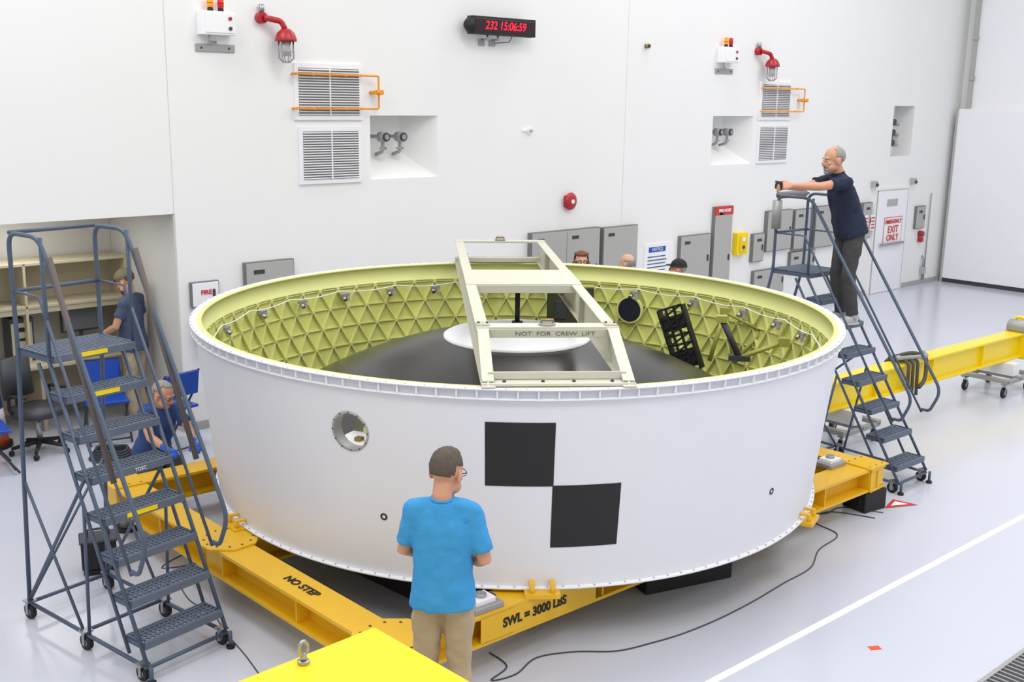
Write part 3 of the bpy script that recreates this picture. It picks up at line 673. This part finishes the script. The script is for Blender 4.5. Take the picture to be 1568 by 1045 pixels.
def hand(mb,m_,wr,d,pn,ts,curl,sc_=1.):
    wr=V(wr);d=V(d).normalized();pn=V(pn);pn=(pn-d*pn.dot(d)).normalized();ts=V(ts);ts=(ts-d*ts.dot(d)-pn*ts.dot(pn)).normalized()
    k=sc_
    mb.tube([wr-d*.02,wr+d*.02*k,wr+d*.05*k,wr+d*.088*k],[.027*k,.034*k,.043*k,.041*k],m_,14,ry=[.021*k,.019*k,.017*k,.013*k],side=ts,sup=2.6)
    for i,(off,ln) in enumerate(((.030,.070),(.010,.080),(-.011,.074),(-.031,.058))):
        p=wr+d*(.078-.004*abs(i-1))*k+ts*off*k;pts=[p];cu=curl*.5;q=p
        for j,fr in enumerate((.12,.42,.28,.22)):
            dd=(d*math.cos(cu)+pn*math.sin(cu)+ts*(off*1.2));q=q+dd*ln*fr*k*1.1;pts.append(q);cu+=curl*(.75 if j else .35)
        mb.tube(pts,[.0098*k,.0095*k,.009*k,.0082*k,.0068*k],m_,8)
    p=wr+d*.022*k+ts*.026*k;t1=p+(ts*.75+d*.7+pn*.25)*.035*k;t2=t1+(ts*.35+d*.85+pn*.45)*.030*k;t3=t2+(ts*.0+d*.85+pn*.6)*.024*k
    mb.tube([p,t1,t2,t3],[.015*k,.0125*k,.011*k,.0085*k],m_,8)
def person(name,loc,yaw,J,shirt,pants,shoe,skinm,hair,hairstyle="short",vox=1.,sleeve=.62,cap=None,beard=None,glasses=False,gloves=None,scale=1.,hyaw=0.,hpit=0.,hroll=0.,belly=0.,HS=1.06):
    E=bpy.data.objects.new(name,None);COL.objects.link(E)
    D=dict(pel=(0,0,.97),ch=(0,.01,1.27),nk=(0,-.01,1.495),hd=(0,.02,1.635),
      sL=(-.168,-.005,1.43),sR=(.168,-.005,1.43),eL=(-.215,-.02,1.15),eR=(.215,-.02,1.15),wL=(-.235,.05,.90),wR=(.235,.05,.90),
      hL=(-.082,0,.91),hR=(.082,0,.91),kL=(-.095,.02,.50),kR=(.095,.02,.50),aL=(-.11,-.02,.085),aR=(.11,-.02,.085),fL=(-.15,1,0),fR=(.15,1,0),
      dL=(0,.1,-1),dR=(0,.1,-1),nL=(1,0,0),nR=(-1,0,0),tL=(0,1,0),tR=(0,1,0),curl=.5)
    D.update(J);g={k:(V(v) if isinstance(v,tuple) else v) for k,v in D.items()}
    side=(g['sR']-g['sL']).normalized();pel,ch,nk=g['pel'],g['ch'],g['nk'];sp=(ch-pel).normalized()
    up2=(nk-ch).normalized()
    s_=MB()
    s_.tube([pel-sp*.095,pel-sp*.04,pel+sp*.03,pel.lerp(ch,.45),ch,ch.lerp(nk,.40),ch.lerp(nk,.70),ch.lerp(nk,.88),nk+up2*.005],[.190,.187,.177,.163,.174,.165,.128,.09,.062],shirt,28,ry=[.142+belly*.5,.140+belly*.8,.130+belly,.118+belly,.120+belly*.3,.105,.085,.072,.060],side=side,sup=2.3)
    for q in 'LR':
        sh,el=g['s'+q],g['e'+q];b0=ch.lerp(nk,.55)+(sh-ch).project(side)*.35
        b1=nk-up2*.035+(sh-nk).project(side)*.25
        s_.tube([b1,b1.lerp(sh,.5)+up2*.004,sh],[.050,.055,.056],shirt,14)
        s_.tube([b0,b0.lerp(sh,.6),sh],[.066,.064,.058],shirt,14)
        e=sh.lerp(el,sleeve);s_.tube([sh,sh.lerp(el,.25),sh.lerp(el,sleeve*.6),e],[.058,.060,.060,.066],shirt,16)
        s_.ell(sh,(.059,.058,.058),shirt)
    remesh(s_,"shirt",.010*vox,E,5,.026)
    c_=MB();tt=[2*math.pi*i/20 for i in range(21)];fs_=up2.cross(side)
    c_.tube([nk+up2*.012+side*.060*math.cos(t)+fs_*.058*math.sin(t) for t in tt],.008,shirt,8);c_.obj("collar",None,parent=E)
    p_=MB();p_.tube([pel+sp*.03,pel-sp*.03,(g['hL']+g['hR'])/2-sp*.05],[.150,.160,.148],pants,26,ry=[.110,.118,.112],side=side,sup=2.4)
    for q in 'LR':
        h,k,a=g['h'+q],g['k'+q],g['a'+q]
        p_.tube([h,h.lerp(k,.3),h.lerp(k,.75),k,k.lerp(a,.3),k.lerp(a,.8),a+(k-a)*.02],[.090,.091,.076,.068,.066,.060,.062],pants,18)
        p_.ell(h,(.088,.098,.095),pants)
    remesh(p_,"trousers",.010*vox,E,4,.024)
    bl=MB();bl.tube([pel-sp*.01,pel+sp*.02],[.160,.158],darkg,24,ry=[.118,.116],side=side,sup=2.4);bl.obj("belt",None,parent=E)
    for q in 'LR':
        a=g['a'+q];fd=g['f'+q].normalized();sd=fd.cross(V((0,0,1))).normalized();h_=MB()
        z0=a.z-.085
        base=V((a.x,a.y,z0)) 
        pts=[base-fd*.065+V((0,0,.05)),base-fd*.05+V((0,0,.055)),base+V((0,0,.055)),base+fd*.07+V((0,0,.045)),base+fd*.14+V((0,0,.035)),base+fd*.19+V((0,0,.028))]
        h_.tube(pts,[.025,.038,.042,.046,.048,.028],shoe,16,ry=[.035,.05,.052,.042,.032,.02],side=sd,sup=2.6)
        h_.tube([base+V((0,0,.05)),base+V((0,0,.12))],[.045,.05],shoe,14)
        h_.tube([base-fd*.07+V((0,0,.012)),base-fd*.05+V((0,0,.012)),base+fd*.08+V((0,0,.012)),base+fd*.17+V((0,0,.012)),base+fd*.20+V((0,0,.012))],[.028,.042,.05,.045,.025],mat("sole_grey",(190,190,188),.6),14,ry=.012,side=sd,sup=3)
        h_.obj("shoe_"+q,None,parent=E)
    R=(Matrix.Rotation(hyaw,3,'Z')@Matrix.Rotation(hpit,3,'X')@Matrix.Rotation(hroll,3,'Y'))*HS;hc=g['hd']
    k_=MB();gm=MB()
    for q in 'LR':
        sh,el,wr=g['s'+q],g['e'+q],g['w'+q]
        k_.tube([sh.lerp(el,.1),sh.lerp(el,.5),el,el.lerp(wr,.25),el.lerp(wr,.7),wr],[.046,.046,.041,.042,.034,.026],skinm,14)
        hand(gm if gloves else k_,gloves or skinm,wr,g['d'+q],g['n'+q],g['t'+q],g['curl'])
        if gloves: gm.tube([wr.lerp(el,.22),wr],[.038,.030],gloves,12)
    remesh(k_,"arms",.0055*max(1,vox*.9),E,2)
    if gloves: remesh(gm,"gloves",.0055,E,1)
    def hp_(x,y,z): return hc+R@V((x,y,z))
    h_=MB()
    h_.tube([nk-up2*.05,nk+up2*.03,hp_(0,-.02,-.045)],[.060,.056,.056],skinm,16)
    h_.ell(hp_(0,-.012,.030),(.076,.096,.092),skinm,R,20,14)
    h_.ell(hp_(0,.022,-.030),(.062,.070,.088),skinm,R,18,12)
    h_.ell(hp_(0,.052,-.088),(.036,.036,.030),skinm,R)
    for sx in(-1,1):
        h_.ell(hp_(sx*.040,.030,-.062),(.026,.045,.036),skinm,R);h_.ell(hp_(sx*.078,-.008,-.012),(.011,.022,.034),skinm,R@Matrix.Rotation(sx*.3,3,'Z'))
        h_.ell(hp_(sx*.037,.062,-.022),(.020,.018,.018),skinm,R)
    h_.ell(hp_(0,.074,.026),(.052,.018,.012),skinm,R)
    h_.tube([hp_(0,.086,.014),hp_(0,.098,-.005),hp_(0,.112,-.026)],[.009,.011,.015],skinm,10)
    h_.ell(hp_(0,.100,-.032),(.018,.014,.009),skinm,R);h_.ell(hp_(0,.080,-.056),(.024,.012,.012),skinm,R)
    remesh(h_,"head",.005*max(1,vox*.9),E,2)
    e_=MB()
    for sx in(-1,1):
        e_.ell(hp_(sx*.031,.079,.004),(.013,.009,.008),eyew,R,10,8);e_.ell(hp_(sx*.031,.086,.004),(.006,.004,.006),eyed,R,8,6)
        e_.tube([hp_(sx*.014,.094,.022),hp_(sx*.032,.092,.027),hp_(sx*.05,.080,.022)],[.003,.005,.003],hair,6)
    e_.tube([hp_(-.022,.088,-.058),hp_(0,.094,-.056),hp_(.022,.088,-.058)],[.003,.006,.003],lipm,8)
    e_.obj("face_features",None,parent=E)
    if glasses:
        q_=MB()
        for sx in(-1,1):
            q_.tube([hp_(sx*.034+.021*math.cos(t),.100,.004+.017*math.sin(t)) for t in tt],.0022,blackm,6);q_.tube([hp_(sx*.055,.10,.008),hp_(sx*.078,.06,.01),hp_(sx*.082,-.01,.005)],.0025,blackm,6)
        q_.tube([hp_(-.013,.1,.008),hp_(.013,.1,.008)],.0022,blackm,6);q_.obj("glasses",None,parent=E)
    hr=MB()
    if hairstyle=="short":
        kp=lambda v:(v.z>-.055 and v.y<-.035) or (v.z>.01 and v.y<.02) or (v.z>.062) 
        hr.ell(hp_(0,-.014,.032),(.0825,.102,.098),hair,R,32,24,kp)
    elif hairstyle=="bald":
        kp=lambda v:(-.06<v.z<.035 and v.y<-.02) or (0<v.z<.035 and v.y<.03)
        hr.ell(hp_(0,-.014,.030),(.080,.100,.094),hair,R,32,24,kp)
    elif hairstyle=="thin":
        kp=lambda v:(-.055<v.z and v.y<-.02) or (0.0<v.z<.075 and v.y<.03)
        hr.ell(hp_(0,-.014,.030),(.0795,.0995,.0945),hair,R,32,24,kp)
    elif hairstyle=="long":
        kp=lambda v:(v.z>-.10 and v.y<.02) or v.z>.055
        hr.ell(hp_(0,-.016,.015),(.098,.112,.125),hair,R,32,24,kp)
        for i in range(26):
            t=-2.9+5.8*i/25
            a=math.pi*1.5+t*.75;hr.ell(hp_(.092*math.cos(a),-.02+.10*math.sin(a),-.02-.04*random.random()),(.026,.026,.045),hair,R,8,6)
        for i in range(12):
            a=2*math.pi*i/12;hr.ell(hp_(.07*math.cos(a),-.01+.08*math.sin(a),.095),(.028,.028,.022),hair,R,8,6)
    if hr.v:
        o=hr.obj("hair",None,parent=E);sd_=o.modifiers.new("t","SOLIDIFY");sd_.thickness=.008;sd_.offset=-1
        dm=o.modifiers.new("d","DISPLACE");dm.texture=hairt;dm.strength=.007;dm.texture_coords='LOCAL'
    if cap:
        c_=MB();c_.ell(hp_(0,-.012,.045),(.088,.106,.092),cap,R,28,16,lambda v:v.z>-.012)
        vs=[hp_(.085*math.cos(a),.06+.095*math.sin(a),.045) for a in [math.pi*i/14 for i in range(15)]];vs2=[v+R@V((0,0,.007)) for v in vs]
        c_.add(vs+vs2,[tuple(range(15)),tuple(range(15,30))[::-1]]+[(i,i+1,16+i,15+i) for i in range(14)],cap,False);c_.ell(hp_(0,-.012,.138),(.008,.008,.005),cap,R,8,6)
        c_.tube([hp_(0+.089*math.cos(t),-.012+.107*math.sin(t),.036) for t in tt],.006,cap,6)
        c_.obj("cap",None,parent=E)
    if beard:
        b2=MB();b2.ell(hp_(0,.034,-.074),(.056,.064,.050),beard,R,24,16,lambda v:v.y>-.03 and (v.z<.012 or abs(v.x)>.038));b2.tube([hp_(-.03,.088,-.052),hp_(0,.104,-.044),hp_(.03,.088,-.052)],[.005,.008,.005],beard,8)
        b2.ell(hp_(0,.066,-.102),(.034,.032,.026),beard,R)
        o=b2.obj("beard",None,parent=E)
    E.location=loc;E.rotation_euler=(0,0,yaw);E.scale=(scale,)*3
    return E
navy=mat("navy_cloth",(30,38,62),.9,noise=.15,nscale=6,bump=.3,bscale=14);skyb=mat("azure_polo_cloth",(58,150,210),.85,noise=.08,nscale=4,bump=.5,bscale=12)
khaki=mat("khaki_cloth",(180,162,134),.9,noise=.08,nscale=5,bump=.5,bscale=12);charc=mat("charcoal_cloth",(66,66,66),.9,noise=.1,bump=.4,bscale=12)
slate=mat("slate_tee",(70,82,108),.9,noise=.1,bump=.4,bscale=12);bluec=mat("blue_coat",(54,78,130),.9,noise=.1,bump=.4,bscale=12)
hbrown=mat("hair_brown_grey",(88,76,68),.8,noise=.4,nscale=60);hgrey=mat("hair_grey",(150,146,140),.8,noise=.3,nscale=60);hauburn=mat("hair_auburn",(120,70,40),.7,noise=.4,nscale=40)
camo=mat("camo_cap",(110,104,80),.9,noise=.5,nscale=40);blackcap=mat("black_cap",(30,30,34),.8)
shoeb=mat("shoe_brown",(84,62,44),.6);shoeg=mat("shoe_grey",(176,176,180),.6);shoek=mat("shoe_black",(34,34,36),.5);glove=mat("blue_glove",(22,96,200),.5)
person("man_in_blue_polo",(-.37,5.72,0),-.12,dict(eL=(-.225,.03,1.17),wL=(-.09,.22,1.10),eR=(.235,.0,1.15),wR=(.10,.22,1.06),sL=(-.165,0,1.43),sR=(.165,0,1.43),
   hd=(.015,.045,1.635),dL=(.8,.5,.1),dR=(-.8,.5,.1),nL=(0,-.3,1),nR=(0,-.3,1),tL=(-.3,.9,0),tR=(.3,.9,0),curl=.7),
   skyb,khaki,shoeb,skin,hbrown,glasses=True,sleeve=.80,hyaw=-.35,hpit=-.30,scale=1.01,HS=1.12)
stand=V((3.37,10.88,1.515))
E=person("man_on_ladder",stand,math.radians(102),dict(pel=(0,.03,.97),ch=(0,.13,1.26),nk=(0,.19,1.465),hd=(0,.25,1.600),sL=(-.168,.18,1.40),sR=(.168,.18,1.40),
   eL=(-.18,.46,1.36),wL=(-.07,.70,1.36),eR=(.16,.46,1.33),wR=(.05,.70,1.34),dL=(.2,1,0),dR=(-.25,1,0),nL=(.8,0,-.6),nR=(-.8,0,-.6),tL=(.3,0,1),tR=(-.3,0,1),curl=.75,
   hL=(-.082,.01,.91),hR=(.082,.01,.91),kL=(-.10,.05,.50),kR=(.10,.07,.50)),navy,charc,shoeg,skin,hgrey,"thin",beard=hgrey,scale=1.02,hpit=-.12,sleeve=.6,belly=.015)
ph=MB();ph.box((0,.80,1.36),(.14,.012,.075),blackm);ph.box((0,.794,1.36),(.13,.004,.066),darkg);ph.cyl((.05,.806,1.375),(.05,.81,1.375),.01,steel,10);ph.obj("phone",None,parent=E)
person("man_in_camo_cap",(-4.23,11.90,0),math.radians(80),dict(hd=(0,.06,1.645),ch=(0,.03,1.28),nk=(0,.02,1.50),eR=(.225,.03,1.15),wR=(.21,.16,.93),eL=(-.22,.08,1.17),wL=(-.15,.30,1.05)),
   slate,khaki,shoeb,skin,hbrown,cap=camo,beard=mat("beard_brown",(92,66,46),.8),hpit=-.45,vox=1.2)
person("kneeling_technician",(-3.38,9.98,0),math.radians(-138),dict(pel=(0,-.12,.34),ch=(0,.03,.60),nk=(0,.12,.80),hd=(0,.19,.93),sL=(-.165,.10,.75),sR=(.165,.10,.75),
   eL=(-.20,.30,.56),wL=(-.12,.52,.52),eR=(.20,.32,.58),wR=(.16,.56,.53),hL=(-.09,-.10,.29),hR=(.09,-.10,.29),kL=(-.15,.30,.10),kR=(.15,.30,.10),aL=(-.12,-.14,.085),aR=(.12,-.14,.085),fL=(0,-.6,0),fR=(0,-.6,0),
   dL=(.1,1,-.2),dR=(-.1,1,-.2),nL=(0,-.1,-1),nR=(0,-.1,-1),tL=(1,0,0),tR=(-1,0,0),curl=.5),bluec,charc,shoek,skin,hgrey,gloves=glove,vox=1.2,hyaw=.5,hpit=-.35,glasses=True)
person("woman_with_auburn_hair",(.90,14.35,0),math.radians(185),{},navy,charc,shoek,skin2,hauburn,"long",vox=1.5,glasses=True,scale=.975)
person("bald_man",(1.52,14.25,0),math.radians(60),dict(hd=(0,.03,1.645)),slate,khaki,shoek,skin2,hgrey,"bald",vox=1.5,scale=.965)
person("man_in_black_cap",(2.15,14.0,0),math.radians(75),{},slate,khaki,shoek,skin,hgrey,cap=blackcap,glasses=True,vox=1.5,scale=.955)
# ---------------------------------------------------------------- lights
wd=bpy.data.worlds.new("world");sc.world=wd;wd.use_nodes=True;bg=wd.node_tree.nodes["Background"];bg.inputs[0].default_value=(.97,.98,1,1);bg.inputs[1].default_value=.76
def area(name,p,size,power):
    l=bpy.data.lights.new(name,"AREA");l.shape='RECTANGLE';l.size=size[0];l.size_y=size[1];l.energy=power;l.color=(1,.99,.97);o=bpy.data.objects.new(name,l);COL.objects.link(o);o.location=p;return o
for x in(-5,1.5,8):
    for y in(2,9,16):
        o=area("ceiling_light_panel",(x,y,8.6),(3.4,2.4),190)
o=area("alcove_fill_light",tuple(wl(-18.3,.8,2.41)),(1.2,.4),13)  # added fill lamp to brighten the alcove, no known fixture there
# align the whole place with the walls (wall_back along world X)
bpy.context.view_layer.update()
MI=MW.inverted()
for o in list(bpy.data.objects):
    if o.parent is None: o.matrix_world=MI@o.matrix_world
